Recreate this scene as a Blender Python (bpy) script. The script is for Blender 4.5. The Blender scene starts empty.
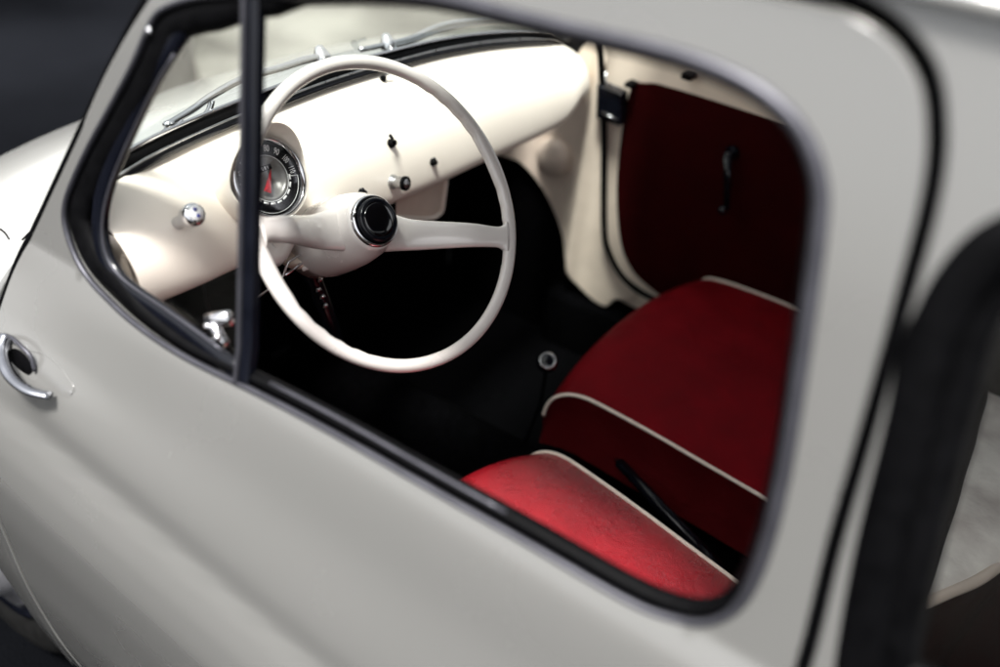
import bpy, math, bmesh
from mathutils import Vector, Matrix
from mathutils.geometry import delaunay_2d_cdt
sc = bpy.context.scene
COL = sc.collection
V = Vector
rad = math.radians

# ------------------------------------------------------------------ camera frame (measured from the photograph)
CAM = V((-.8148, 1.0214, 1.4000))
YAW, PITCH, ROLL, FOC = rad(-59.858), rad(-36.871), rad(6.317), .8485
_f = V((math.cos(PITCH)*math.cos(YAW), math.cos(PITCH)*math.sin(YAW), math.sin(PITCH)))
_r = _f.cross(V((0, 0, 1))).normalized(); _u = _r.cross(_f)
_r, _u = math.cos(ROLL)*_r+math.sin(ROLL)*_u, -math.sin(ROLL)*_r+math.cos(ROLL)*_u
def at(px, py, n, k):
    """measured image point -> real point on a plane n.p = k of the car"""
    d = _f+_r*((px-500)/(FOC*1000))-_u*((py-333.5)/(FOC*1000)); n = V(n)
    return CAM+d*((k-n.dot(CAM))/n.dot(d))

# ------------------------------------------------------------------ materials
def mat(name, base, rough=.5, metal=0, coat=0, spec=.5, noise=None, bump=0, bscale=200, coat_rough=.03, sheen=0):
    m = bpy.data.materials.new(name); m.use_nodes = True
    nt = m.node_tree; b = nt.nodes['Principled BSDF']
    b.inputs['Base Color'].default_value = (*base, 1)
    b.inputs['Roughness'].default_value = rough; b.inputs['Metallic'].default_value = metal
    b.inputs['Coat Weight'].default_value = coat; b.inputs['Coat Roughness'].default_value = coat_rough
    b.inputs['Specular IOR Level'].default_value = spec
    b.inputs['Sheen Weight'].default_value = sheen
    tc = nt.nodes.new('ShaderNodeTexCoord')
    if noise:
        (amt, scale) = noise
        n = nt.nodes.new('ShaderNodeTexNoise'); n.inputs['Scale'].default_value = scale; n.inputs['Detail'].default_value = 6
        nt.links.new(tc.outputs['Object'], n.inputs['Vector'])
        mx = nt.nodes.new('ShaderNodeMix'); mx.data_type = 'RGBA'
        mx.inputs[6].default_value = (*[c*(1-amt) for c in base], 1); mx.inputs[7].default_value = (*[min(1, c*(1+amt)) for c in base], 1)
        nt.links.new(n.outputs['Fac'], mx.inputs[0]); nt.links.new(mx.outputs[2], b.inputs['Base Color'])
        st = nt.nodes.new('ShaderNodeMapRange'); st.inputs[1].default_value = .34; st.inputs[2].default_value = .66
        nt.links.new(n.outputs['Fac'], st.inputs[0]); nt.links.new(st.outputs[0], mx.inputs[0])
        mr = nt.nodes.new('ShaderNodeMapRange'); mr.inputs[1].default_value = .3; mr.inputs[2].default_value = .7
        mr.inputs[3].default_value = rough*.85; mr.inputs[4].default_value = min(1, rough*1.15)
        nt.links.new(n.outputs['Fac'], mr.inputs[0]); nt.links.new(mr.outputs[0], b.inputs['Roughness'])
    if bump:
        n2 = nt.nodes.new('ShaderNodeTexNoise'); n2.inputs['Scale'].default_value = bscale; n2.inputs['Detail'].default_value = 3
        nt.links.new(tc.outputs['Object'], n2.inputs['Vector'])
        bp = nt.nodes.new('ShaderNodeBump'); bp.inputs['Strength'].default_value = 1; bp.inputs['Distance'].default_value = bump
        nt.links.new(n2.outputs['Fac'], bp.inputs['Height']); nt.links.new(bp.outputs[0], b.inputs['Normal'])
    return m
def leather(name, base, rough, amt=.12, spec=.22):
    m = mat(name, base, rough, spec=spec, noise=(amt, 14))
    nt = m.node_tree; b = nt.nodes['Principled BSDF']
    tc = [n for n in nt.nodes if n.type == 'TEX_COORD'][0]
    vo = nt.nodes.new('ShaderNodeTexVoronoi'); vo.feature = 'DISTANCE_TO_EDGE'; vo.inputs['Scale'].default_value = 420
    nt.links.new(tc.outputs['Object'], vo.inputs['Vector'])
    cl = nt.nodes.new('ShaderNodeMath'); cl.operation = 'MINIMUM'; cl.inputs[1].default_value = .25
    nt.links.new(vo.outputs['Distance'], cl.inputs[0])
    bp = nt.nodes.new('ShaderNodeBump'); bp.inputs['Strength'].default_value = .8; bp.inputs['Distance'].default_value = .0010
    wv = nt.nodes.new('ShaderNodeTexNoise'); wv.inputs['Scale'].default_value = 16; wv.inputs['Detail'].default_value = 4; wv.inputs['Distortion'].default_value = .6
    nt.links.new(tc.outputs['Object'], wv.inputs['Vector'])
    b0 = nt.nodes.new('ShaderNodeBump'); b0.inputs['Strength'].default_value = .6; b0.inputs['Distance'].default_value = .006
    nt.links.new(wv.outputs['Fac'], b0.inputs['Height']); nt.links.new(b0.outputs[0], bp.inputs['Normal'])
    nt.links.new(cl.outputs[0], bp.inputs['Height']); nt.links.new(bp.outputs[0], b.inputs['Normal'])
    return m
def glass(name, haze, tint=(1, 1, 1), f0=.045):
    m = bpy.data.materials.new(name); m.use_nodes = True; nt = m.node_tree; nt.nodes.clear()
    out = nt.nodes.new('ShaderNodeOutputMaterial'); tr = nt.nodes.new('ShaderNodeBsdfTransparent'); tr.inputs[0].default_value = (*tint, 1)
    gl = nt.nodes.new('ShaderNodeBsdfGlossy'); gl.inputs['Roughness'].default_value = .03
    lw = nt.nodes.new('ShaderNodeLayerWeight'); lw.inputs[0].default_value = .5
    pw = nt.nodes.new('ShaderNodeMath'); pw.operation = 'POWER'; pw.inputs[1].default_value = 5; nt.links.new(lw.outputs['Facing'], pw.inputs[0])
    fr = nt.nodes.new('ShaderNodeMath'); fr.operation = 'MULTIPLY_ADD'; fr.inputs[1].default_value = min(.95, f0*21); fr.inputs[2].default_value = f0; nt.links.new(pw.outputs[0], fr.inputs[0])
    mx = nt.nodes.new('ShaderNodeMixShader')
    nt.links.new(fr.outputs[0], mx.inputs[0]); nt.links.new(tr.outputs[0], mx.inputs[1]); nt.links.new(gl.outputs[0], mx.inputs[2])
    df = nt.nodes.new('ShaderNodeBsdfDiffuse'); df.inputs[0].default_value = (.8, .78, .72, 1)
    tl = nt.nodes.new('ShaderNodeBsdfTranslucent'); tl.inputs[0].default_value = (.8, .78, .72, 1)
    ds = nt.nodes.new('ShaderNodeAddShader'); nt.links.new(df.outputs[0], ds.inputs[0]); nt.links.new(tl.outputs[0], ds.inputs[1])
    m2 = nt.nodes.new('ShaderNodeMixShader')
    tc = nt.nodes.new('ShaderNodeTexCoord'); nz = nt.nodes.new('ShaderNodeTexNoise'); nz.inputs['Scale'].default_value = 5; nz.inputs['Detail'].default_value = 5
    nt.links.new(tc.outputs['Object'], nz.inputs['Vector'])
    mr = nt.nodes.new('ShaderNodeMapRange'); mr.inputs[1].default_value = .35; mr.inputs[2].default_value = .7; mr.inputs[3].default_value = haze*.3; mr.inputs[4].default_value = haze*1.7
    nt.links.new(nz.outputs['Fac'], mr.inputs[0]); nt.links.new(mr.outputs[0], m2.inputs[0])
    nt.links.new(mx.outputs[0], m2.inputs[1]); nt.links.new(ds.outputs[0], m2.inputs[2]); nt.links.new(m2.outputs[0], out.inputs[0])
    return m
M = dict(
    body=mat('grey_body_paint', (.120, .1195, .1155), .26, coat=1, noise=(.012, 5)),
    bodylit=mat('lit_body_paint', (.27, .27, .258), .3, coat=.8, noise=(.015, 5)),  # same paint as the sides, lightened to carry sunlight on upper panels
    cream=mat('cream_dash_paint', (.86, .785, .695), .4, coat=.35, noise=(.02, 9), coat_rough=.12),
    beige=mat('beige_inner_paint', (.70, .60, .50), .45, coat=.2, noise=(.08, 12)),
    wheelp=mat('ivory_wheel_plastic', (.58, .54, .515), .25, coat=.6, noise=(.03, 20)),
    black=mat('black_rubber', (.0013, .0013, .0016), .55, spec=.05, noise=(.3, 60)),
    gloss=mat('black_gloss_paint', (.003, .0035, .006), .22, coat=.12, spec=.22, noise=(.2, 30)),
    carpet=mat('black_carpet', (.0014, .0014, .0017), 1, spec=.02, noise=(.5, 90), bump=.002, bscale=500),
    trim=mat('grey_alloy_trim', (.052, .052, .062), .42, metal=.6, noise=(.1, 40)),
    chrome=mat('chrome', (.60, .60, .62), .07, metal=1, noise=(.04, 30)),
    darkchrome=mat('aged_chrome', (.33, .34, .37), .14, metal=1, noise=(.2, 30)),
    steel=mat('brushed_steel', (.45, .45, .46), .3, metal=1, noise=(.15, 60)),
    red=leather('shaded_red_leather', (.14, .0032, .0065), .55, .14, .05),  # seat leather with cabin shade put into its base colour
    redlitworn=leather('lit_worn_red_leather', (.23, .0055, .011), .27, .16, .9),  # same leather, base lightened for window light; only the gloss is wear
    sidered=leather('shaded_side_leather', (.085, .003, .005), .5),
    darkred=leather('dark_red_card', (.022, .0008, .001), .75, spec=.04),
    piping=mat('cream_piping', (.80, .70, .60), .45, noise=(.06, 80)),
    cloth=mat('cream_cloth', (.85, .78, .71), .8, noise=(.25, 12), bump=.004, bscale=30),
    dialblack=mat('dial_black', (.004, .004, .005), .5, spec=.1, noise=(.3, 50)),
    dialgrey=mat('dial_silver', (.20, .195, .185), .35, metal=.3, noise=(.15, 25)),
    dialwhite=mat('dial_white_ink', (.85, .85, .84), .5, noise=(.03, 50)),
    redink=mat('red_needle', (.45, .01, .02), .4, noise=(.08, 50)),
    tyre=mat('tyre_rubber', (.003, .003, .003), .9, spec=.1, noise=(.4, 40), bump=.001, bscale=120),
    hubcap=mat('hubcap_paint', (.11, .11, .118), .3, coat=.5, noise=(.1, 20)),
    asphalt=mat('dark_asphalt', (.0034, .0037, .0046), 1, spec=.0, noise=(.9, .45), bump=.004, bscale=150),
    glarepaving=mat('glare_paving', (.100, .098, .086), .9, spec=.1, noise=(.75, 1.6), bump=.003, bscale=60),  # pale mottling imitates the streaky reflection in the windscreen
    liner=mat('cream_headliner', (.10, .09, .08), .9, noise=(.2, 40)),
    glass=glass('windscreen_glass', .008, (.80, .85, .83)), glass2=glass('quarter_glass', .003, f0=.022), lens=glass('dial_lens', .0, f0=.008),
)

# ------------------------------------------------------------------ helpers
def link(name, me, m, parent=None, smooth=True):
    o = bpy.data.objects.new(name, me); COL.objects.link(o)
    if m: me.materials.append(M[m] if isinstance(m, str) else m)
    if smooth:
        me.polygons.foreach_set('use_smooth', [True]*len(me.polygons))
    if parent: o.parent = parent
    return o
def mesh(name, vs, fs, m, parent=None, smooth=True, normals=None):
    me = bpy.data.meshes.new(name); me.from_pydata([tuple(v) for v in vs], [], fs); me.update()
    o = link(name, me, m, parent, smooth)
    if normals: me.normals_split_custom_set_from_vertices([tuple(n) for n in normals])
    return o
class MB:
    def __init__(s): s.v = []; s.f = []
    def add(s, v, f):
        b = len(s.v); s.v += [V(p) for p in v]; s.f += [tuple(i+b for i in q) for q in f]; return s
    def build(s, name, m, parent=None, smooth=True, fix=True, autosmooth=None):
        me = bpy.data.meshes.new(name); me.from_pydata([tuple(v) for v in s.v], [], s.f)
        if fix:
            b = bmesh.new(); b.from_mesh(me); bmesh.ops.recalc_face_normals(b, faces=b.faces)
            b.to_mesh(me); b.free()
        me.update()
        if autosmooth is not None and smooth:
            o = link(name, me, m, parent, True); me.set_sharp_from_angle(angle=rad(autosmooth)); return o
        return link(name, me, m, parent, smooth)
def cr(pts, n=8, closed=False):
    """Catmull-Rom through points"""
    pts = [V(p) for p in pts]; out = []; N = len(pts)
    for i in range(N if closed else N-1):
        if closed: a, b, c, d = pts[i-1], pts[i], pts[(i+1) % N], pts[(i+2) % N]
        else:
            b, c = pts[i], pts[i+1]; a = pts[i-1] if i else b*2-c; d = pts[i+2] if i+2 < N else c*2-b
        for k in range(n):
            t = k/n; out.append(.5*((2*b)+(c-a)*t+(2*a-5*b+4*c-d)*t*t+(3*b-a-3*c+d)*t**3))
    if not closed: out.append(pts[-1])
    return out
def sweep(path, prof, closed=False, up=None, cap=True):
    """sweep a closed 2-D profile [(a,b)] along the path; a along side, b along up. prof may be a function of t"""
    N = len(path); vs = []; fs = []; nrm = None
    pf = prof if callable(prof) else (lambda t: prof)
    K = len(pf(0))
    for i, p in enumerate(path):
        a = path[i-1] if (i or closed) else p; b = path[(i+1) % N] if (i < N-1 or closed) else p
        t = (b-a).normalized()
        if up is not None:
            s = t.cross(V(up) if not callable(up) else up(p)).normalized(); n = s.cross(t)
        else:
            if nrm is None: nrm = t.orthogonal().normalized()
            nrm = (nrm-t*nrm.dot(t)).normalized(); n = nrm; s = t.cross(n)
        for (x, y) in pf(i/max(1, N-1)): vs.append(p+s*x+n*y)
    for i in range(N if closed else N-1):
        j = (i+1) % N
        for k in range(K):
            l = (k+1) % K; fs.append((i*K+k, i*K+l, j*K+l, j*K+k))
    if cap and not closed: fs += [tuple(range(K))[::-1], tuple((N-1)*K+k for k in range(K))]
    return vs, fs
def circ(r, k=10, sq=1): return [(r*math.cos(2*math.pi*i/k), r*sq*math.sin(2*math.pi*i/k)) for i in range(k)]
def tube(path, r, k=10, closed=False):
    if callable(r): return sweep([V(p) for p in path], lambda t: circ(r(t), k), closed)
    return sweep([V(p) for p in path], circ(r, k), closed)
def basis(n, up=(0, 0, 1)):
    n = V(n).normalized(); x = V(up).cross(n).normalized(); y = n.cross(x); return x, y, n
def lathe(c, n, prof, k=40, up=(0, 0, 1), cap=True):
    """prof [(radius, along n)]"""
    x, y, n = basis(n, up); c = V(c); vs = []; fs = []
    for (r, h) in prof:
        for i in range(k):
            a = 2*math.pi*i/k; vs.append(c+n*h+(x*math.cos(a)+y*math.sin(a))*r)
    for j in range(len(prof)-1):
        for i in range(k):
            l = (i+1) % k; fs.append((j*k+i, j*k+l, (j+1)*k+l, (j+1)*k+i))
    if cap and prof[0][0] > 1e-6: fs.append(tuple(range(k))[::-1])
    if cap and prof[-1][0] > 1e-6: fs.append(tuple((len(prof)-1)*k+i for i in range(k)))
    return vs, fs
def box(c, s, R=None, bev=0):
    b = bmesh.new(); bmesh.ops.create_cube(b, size=1); bmesh.ops.scale(b, vec=s, verts=b.verts)
    if bev: bmesh.ops.bevel(b, geom=b.edges[:], offset=bev, segments=3, affect='EDGES', profile=.5)
    if R: bmesh.ops.rotate(b, matrix=R, verts=b.verts)
    bmesh.ops.translate(b, vec=c, verts=b.verts)
    b.verts.ensure_lookup_table(); vs = [v.co.copy() for v in b.verts]; fs = [tuple(v.index for v in f.verts) for f in b.faces]; b.free(); return vs, fs
def grid(P, nu, nv, flip=False):
    vs = [P(i/nu, j/nv) for i in range(nu+1) for j in range(nv+1)]
    fs = [(i*(nv+1)+j, (i+1)*(nv+1)+j, (i+1)*(nv+1)+j+1, i*(nv+1)+j+1) for i in range(nu) for j in range(nv)]
    return vs, ([f[::-1] for f in fs] if flip else fs)
def inside(p, poly):
    c = False; x, y = p; n = len(poly); j = n-1
    for i in range(n):
        xi, yi = poly[i]; xj, yj = poly[j]
        if (yi > y) != (yj > y) and x < (xj-xi)*(y-yi)/(yj-yi)+xi: c = not c
        j = i
    return c
def dist(p, poly):
    m = 9
    for i in range(len(poly)):
        a = V(poly[i-1]); b = V(poly[i]); d = b-a; L = d.length_squared
        t = 0 if L == 0 else max(0, min(1, (V(p)-a).dot(d)/L)); m = min(m, (V(p)-a-d*t).length)
    return m
def resample(poly, step):
    out = []
    for i in range(len(poly)):
        a = V(poly[i]); b = V(poly[(i+1) % len(poly)]); n = max(1, round((b-a).length/step))
        out += [tuple(a+(b-a)*k/n) for k in range(n)]
    return out
def patch(name, outline, holes, F, m, parent, step=.018, depth=.016, rim=.0025, mirror=False, flip=False):
    """skin over a 2-D outline with holes, bent to the surface F(x,z)->point, with rolled edges"""
    outline = resample(outline, step*.6); holes = [resample(h, step*.6) for h in holes]
    loops = [outline]+holes; vs2 = []; ed = []
    for L in loops:
        b = len(vs2); vs2 += [V(p) for p in L]; ed += [(b+i, b+(i+1) % len(L)) for i in range(len(L))]
    x0 = min(p[0] for p in outline); x1 = max(p[0] for p in outline); z0 = min(p[1] for p in outline); z1 = max(p[1] for p in outline)
    nx = int((x1-x0)/step)+1; nz = int((z1-z0)/step)+1
    for i in range(nx+1):
        for j in range(nz+1):
            p = (x0+i*step+(j % 2)*step*.5, z0+j*step)
            if inside(p, outline) and not any(inside(p, h) for h in holes) and min(dist(p, L) for L in loops) > step*.45: vs2.append(V(p))
    vo, eo, fo, ov, oe, of = delaunay_2d_cdt(vs2, ed, [], 0, 1e-6)
    fs = []
    for f in fo:
        c = (vo[f[0]]+vo[f[1]]+vo[f[2]])/3
        if inside(c, outline) and not any(inside(c, h) for h in holes): fs.append(tuple(f))
    e = 1e-3
    def NN(p):
        a = F(p[0]+e, p[1])-F(p[0]-e, p[1]); b = F(p[0], p[1]+e)-F(p[0], p[1]-e); n = b.cross(a).normalized()
        return -n if flip else n
    P = [F(v[0], v[1]) for v in vo]; N = [NN(v) for v in vo]
    # orient
    fs = [f[::-1] if (P[f[1]]-P[f[0]]).cross(P[f[2]]-P[f[0]]).dot(N[f[0]]) < 0 else f for f in fs]
    key = {}
    for i, v in enumerate(vo): key[(round(v[0], 5), round(v[1], 5))] = i
    for li, L in enumerate(loops):
        c = V((0, 0)); area = 0; n = len(L)
        for i in range(n): area += L[i-1][0]*L[i][1]-L[i][0]*L[i-1][1]
        idx = [key.get((round(p[0], 5), round(p[1], 5))) for p in L]
        r1 = []; r2 = []
        for i in range(n):
            t = V(L[(i+1) % n])-V(L[i-1]); o2 = V((t[1], -t[0])).normalized()
            if area < 0: o2 = -o2
            if li > 0: o2 = -o2
            Nn = N[idx[i]]; q = P[idx[i]]
            o3 = (F(L[i][0]+o2[0]*e, L[i][1]+o2[1]*e)-q).normalized()
            r1.append(len(P)); P.append(q+o3*rim-Nn*rim); N.append((o3+Nn*.3).normalized())
            r2.append(len(P)); P.append(q+o3*rim-Nn*depth); N.append(o3)
        for i in range(n):
            j = (i+1) % n; a, b = idx[i], idx[j]
            q1 = (a, b, r1[j], r1[i]); gg = (P[b]-P[a]).cross(P[r1[i]]-P[a])
            w = gg.dot(N[r1[i]]) < 0
            q2 = (r1[i], r1[j], r2[j], r2[i])
            fs += [q1[::-1], q2[::-1]] if w else [q1, q2]
    if mirror:
        P = [V((p.x, -p.y, p.z)) for p in P]; N = [V((p.x, -p.y, p.z)) for p in N]; fs = [f[::-1] for f in fs]
    return mesh(name, P, fs, m, parent, True, N)
def tag(o, **k):
    for a, b in k.items(): o[a] = b
    return o
def empty(name, parent=None, loc=(0, 0, 0)):
    o = bpy.data.objects.new(name, None); COL.objects.link(o); o.location = loc
    if parent: o.parent = parent
    return o

# ------------------------------------------------------------------ body surface  y = S(x,z)
def interp(xs, ys, x):
    if x <= xs[0]: return ys[0]+(ys[1]-ys[0])/(xs[1]-xs[0])*(x-xs[0])
    if x >= xs[-1]: return ys[-1]+(ys[-1]-ys[-2])/(xs[-1]-xs[-2])*(x-xs[-1])
    i = 0
    while x > xs[i+1]: i += 1
    def sl(k):
        if k <= 0 or k >= len(xs)-1: k0 = max(0, min(k, len(xs)-2)); return (ys[k0+1]-ys[k0])/(xs[k0+1]-xs[k0])
        a = (ys[k]-ys[k-1])/(xs[k]-xs[k-1]); b = (ys[k+1]-ys[k])/(xs[k+1]-xs[k])
        if a*b <= 0: return 0
        return 2*a*b/(a+b)
    h = xs[i+1]-xs[i]; t = (x-xs[i])/h; m0, m1 = sl(i), sl(i+1)
    return (2*t**3-3*t*t+1)*ys[i]+(t**3-2*t*t+t)*h*m0+(-2*t**3+3*t*t)*ys[i+1]+(t**3-t*t)*h*m1
def sstep(a, b, x):
    t = max(0, min(1, (x-a)/(b-a))); return t*t*(3-2*t)
def S(x, z):
    zc = .672+.125*x
    fade = sstep(.10, -.02, x)
    if z >= .85: y = .598-.27*(z-.85)
    else:
        # profile in metres below the belt, remapped so the crease sits at zc
        w = z-zc; top = .85-zc
        ws = [-.62, -.45, -.30, -.20, -.12, -.065, -.030, -.012, .000, .034, top*.55, top-.035, top]
        ys = [.700, .723, .731, .731, .7275, .717, .704, .6945, .6885, .6805, .643, .6175, .598]
        ys2 = [.700, .723, .731, .731, .7275, .719, .709, .701, .695, .6815, .643, .6175, .598]
        if top < .12: ws[-2] = top*.85
        y = fade*interp(ws, ys, w)+(1-fade)*interp(ws, ys2, w)
    if x > .05: y -= .22*(x-.05)**2
    if x < -.9: y -= .10*(x+.9)**2
    return y
def SP(x, z): return V((x, S(x, z), z))
def D(px, py):
    p = at(px, py, (0, 1, .27), .598+.27*.85); return (p.x, p.z)
def cr2(pts, n=6, closed=True): return [(p.x, p.y) for p in cr([(a, b, 0) for a, b in pts], n, closed)]

car = empty('small_car', loc=(0, 0, 0))
tag(car, label='small grey vintage car with its window open showing cream dashboard and red leather seats', category='car')

# window hole in the door skin (x,z) and the other loops, as measured
HOLE = [D(*p) for p in [(262, -9), (205, -8), (167, 3), (150, 17), (133, 60), (110, 103), (87, 145), (70, 182), (63, 205), (64, 230), (81, 273), (108, 298), (133, 320), (187, 356), (247, 386),
        (333, 432), (440, 494), (520, 539), (600, 586), (650, 613), (690, 626), (715, 625), (740, 612), (763, 572), (788, 480), (808, 350), (825, 230), (826, 185), (815, 145), (790, 108), (745, 76), (680, 50), (600, 31), (500, 8), (400, -14)]]
HOLE = cr2(HOLE, 4)
def relax(loop, it, closed=True):
    n = len(loop); L = [V(p) for p in loop]
    for _ in range(it): L = [L[i] if (not closed and i in (0, n-1)) else L[i]*.5+(L[i-1]+L[(i+1) % n])*.25 for i in range(n)]
    return [tuple(p) for p in L]
HOLE = relax(HOLE, 4)
GAP = [(-.853, .55), (-.848, .75), (-.837, .863), (-.820, .960), (-.809, 1.036), (-.795, 1.127), (-.785, 1.186), (-.773, 1.222), (-.755, 1.249),
       (-.722, 1.266), (-.677, 1.268), (-.55, 1.262), (-.40, 1.248), (-.26, 1.224), (-.17, 1.196), (-.115, 1.150), (-.060, 1.070), (-.005, .975), (.045, .888), (.078, .825),
       (.084, .76), (.080, .6), (.068, .48), (.058, .30), (.045, .215), (.015, .160), (-.03, .135), (-.4, .13), (-.78, .13), (-.835, .16), (-.85, .25), (-.854, .4)]
GAP = cr2(GAP, 5)
def grow(loop, d):
    n = len(loop); area = sum(loop[i-1][0]*loop[i][1]-loop[i][0]*loop[i-1][1] for i in range(n)); out = []
    for i in range(n):
        t = V(loop[(i+1) % n])-V(loop[i-1]); o = V((t[1], -t[0])).normalized()
        if area < 0: o = -o
        dd = d(loop[i]) if callable(d) else d
        out.append(tuple(V(loop[i])+o*dd))
    return out
BODYHOLE = grow(GAP, .015)
QWIN = cr2([(-.868, .886), (-.848, .965), (-.832, 1.047), (-.819, 1.116), (-.823, 1.165), (-.842, 1.192), (-.88, 1.205), (-1.10, 1.205), (-1.38, 1.18), (-1.45, 1.14), (-1.50, 1.0),
            (-1.53, .90), (-1.50, .862), (-1.4, .850), (-1.1, .848), (-.91, .852), (-.878, .862)], 5)
BODY = cr2([(-.60, 1.292), (-.80, 1.291), (-1.2, 1.272), (-1.5, 1.235), (-1.66, 1.15), (-1.74, 1.0), (-1.80, .80), (-1.84, .6), (-1.84, .3), (-1.8, .16), (-1.5, .08), (-1.2, .07), (-.8, .065), (-.3, .065), (-.02, .07),
            (.06, .10), (.080, .20), (.088, .30), (.094, .45), (.102, .6), (.104, .76), (.094, .84), (.060, .905), (.010, .988), (-.045, 1.083), (-.105, 1.172), (-.155, 1.216), (-.25, 1.248), (-.40, 1.274)], 4)
for far in (0, 1):
    sfx = far
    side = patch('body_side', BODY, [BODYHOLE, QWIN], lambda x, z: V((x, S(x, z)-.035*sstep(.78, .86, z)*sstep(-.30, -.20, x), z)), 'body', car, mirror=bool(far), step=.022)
    # dark rubber seal filling the door gap, set back
    def S3(x, z, d=0, far=far): return V((x, (S(x, z)+d)*(-1 if far else 1), z))
    gapmid = grow(GAP, .0075)
    path = [S3(x, z, -.013) for x, z in gapmid]
    MB().add(*sweep(path, circ(.0075, 8), True)).build('door_seal', 'carpet', side)
    # rear side window rubber + glass
    q = [S3(x, z, -.004) for x, z in grow(QWIN, lambda p: -.006)]
    MB().add(*sweep(q, lambda t: [(a*.016, b*.009) for a, b in circ(1, 12)], True, up=(0, -1 if far else 1, .27))).build('window_seal', 'black', side)
    qi = [S3(x, z, -.028) for x, z in grow(QWIN, lambda p: -.022)]
    MB().add(*sweep(qi, lambda t: [(a*.020, b*.012) for a, b in circ(1, 12)], True, up=(0, -1 if far else 1, .27))).build('window_frame', 'black', side)
    gp = grow(QWIN, -.02)
    patch('window_glass', gp, [], lambda x, z: V((x, S(x, z)-.020, z)), 'glass2', side, mirror=bool(far), step=.06, depth=.003, rim=.0005)

# ------------------------------------------------------------------ doors
def window_frames(door, far):
    k = -1 if far else 1
    def S3(x, z, d=0): return V((x, (S(x, z)+d)*k, z))
    up = (0, k, .27)
    # outer seal lip in grey, around the hole
    lip = [S3(x, z, .000) for x, z in grow(HOLE, -.003)]
    MB().add(*sweep(lip, lambda t: [(a*(.0030+.0026*sstep(.60, .68, t)), b*(.0035+.0015*sstep(.60, .68, t))) for a, b in circ(1, 12)], True, up=up)).build('window_trim', 'trim', door)
    bed = [S3(x, z, -.013) for x, z in grow(HOLE, -.004)]
    MB().add(*sweep(bed, [(-.009, -.002), (.009, -.002), (.009, .002), (-.009, .002)], True, up=up)).build('seal_bed', 'black', door)
    front = lambda t: sstep(.38, .29, t) if t > .2 else sstep(-.001, .03, t)*.6+.4
    nH = len(HOLE); gr = [tuple(V(a)*(1-front(i/(nH-1)))+V(b)*front(i/(nH-1))) for i, (a, b) in enumerate(zip(grow(HOLE, -.008), grow(HOLE, -.017)))]
    ch = [S3(x, z, -.010) for x, z in gr]
    MB().add(*sweep(ch, lambda t: [(a*(.0065+.0105*front(t)), b*.009) for a, b in circ(1, 12)], True, up=up)).build('window_channel', 'black', door)
    # quarter light frame: its inner edge as measured
    DT, DB = D(251.7, -12), D(245, 381)
    xd = lambda z: DB[0]+(DT[0]-DB[0])*(z-DB[1])/(DT[1]-DB[1])
    IN = [D(*p) for p in [(246, 19), (222, 19), (205, 23), (185, 35), (157, 77), (140, 110), (117, 160), (105, 192), (98, 225), (103, 260), (122, 284), (160, 309), (200, 338), (240, 368)]]
    IN = relax(cr2(IN, 4, False), 4, False)
    cx_, cz_ = -.17, 1.0; fr = []
    for i, p in enumerate(IN):
        t = V(IN[min(i+1, len(IN)-1)])-V(IN[max(i-1, 0)]); o = V((t[1], -t[0])).normalized()
        if o.dot(V(p)-V((cx_, cz_))) < 0: o = -o
        fr.append(tuple(V(p)+o*.0115))
    MB().add(*sweep([S3(x, z, -.010) for x, z in fr], [(a*.0115, b*.007) for a, b in circ(1, 14)], up=up)).build('quarter_light_frame', 'gloss', door)
    patch('quarter_light_glass', IN, [], lambda x, z: V((x, S(x, z)-.012, z)), 'glass2', door, mirror=bool(far), step=.05, depth=.003, rim=.0003)
    # bright hairline on the inner edge of the quarter light frame
    hl = IN[14:-2]
    MB().add(*sweep([S3(x, z, -.004) for x, z in hl], circ(.0016, 8))).build('quarter_light_bead', 'trim', door)
    # divider bar: dark bar in two steps
    zz = [DB[1]+(DT[1]-DB[1]+.002)*i/10 for i in range(11)]
    bar = [S3(xd(z), z, -.004) for z in zz]
    rect = lambda a, b: [(-a, -b), (-a*.6, -b*1.3), (a*.6, -b*1.3), (a, -b), (a, b), (a*.6, b*1.3), (-a*.6, b*1.3), (-a, b)]
    MB().add(*sweep(bar, rect(.0088, .0045), up=up)).build('divider_bar', 'gloss', door, autosmooth=30)
    edge = [S3(xd(z)+.0050, z, .0035) for z in zz]
    MB().add(*sweep(edge, rect(.0022, .002), up=up)).build('divider_trim', 'trim', door, autosmooth=30)
    # bright glass-channel strip along the belt behind the divider
    st = [S3(x, z, -.003) for x, z in grow(HOLE, -.0135) if -.60 < x < -.293 and z < .95]
    MB().add(*sweep(st, circ(.0022, 8))).build('belt_strip', 'trim', door)

near_door = empty('door', car); far_door = empty('door', car)
for far, dr in ((0, near_door), (1, far_door)):
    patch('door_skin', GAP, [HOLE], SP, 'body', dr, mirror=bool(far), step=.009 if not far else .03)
    window_frames(dr, far)
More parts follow.
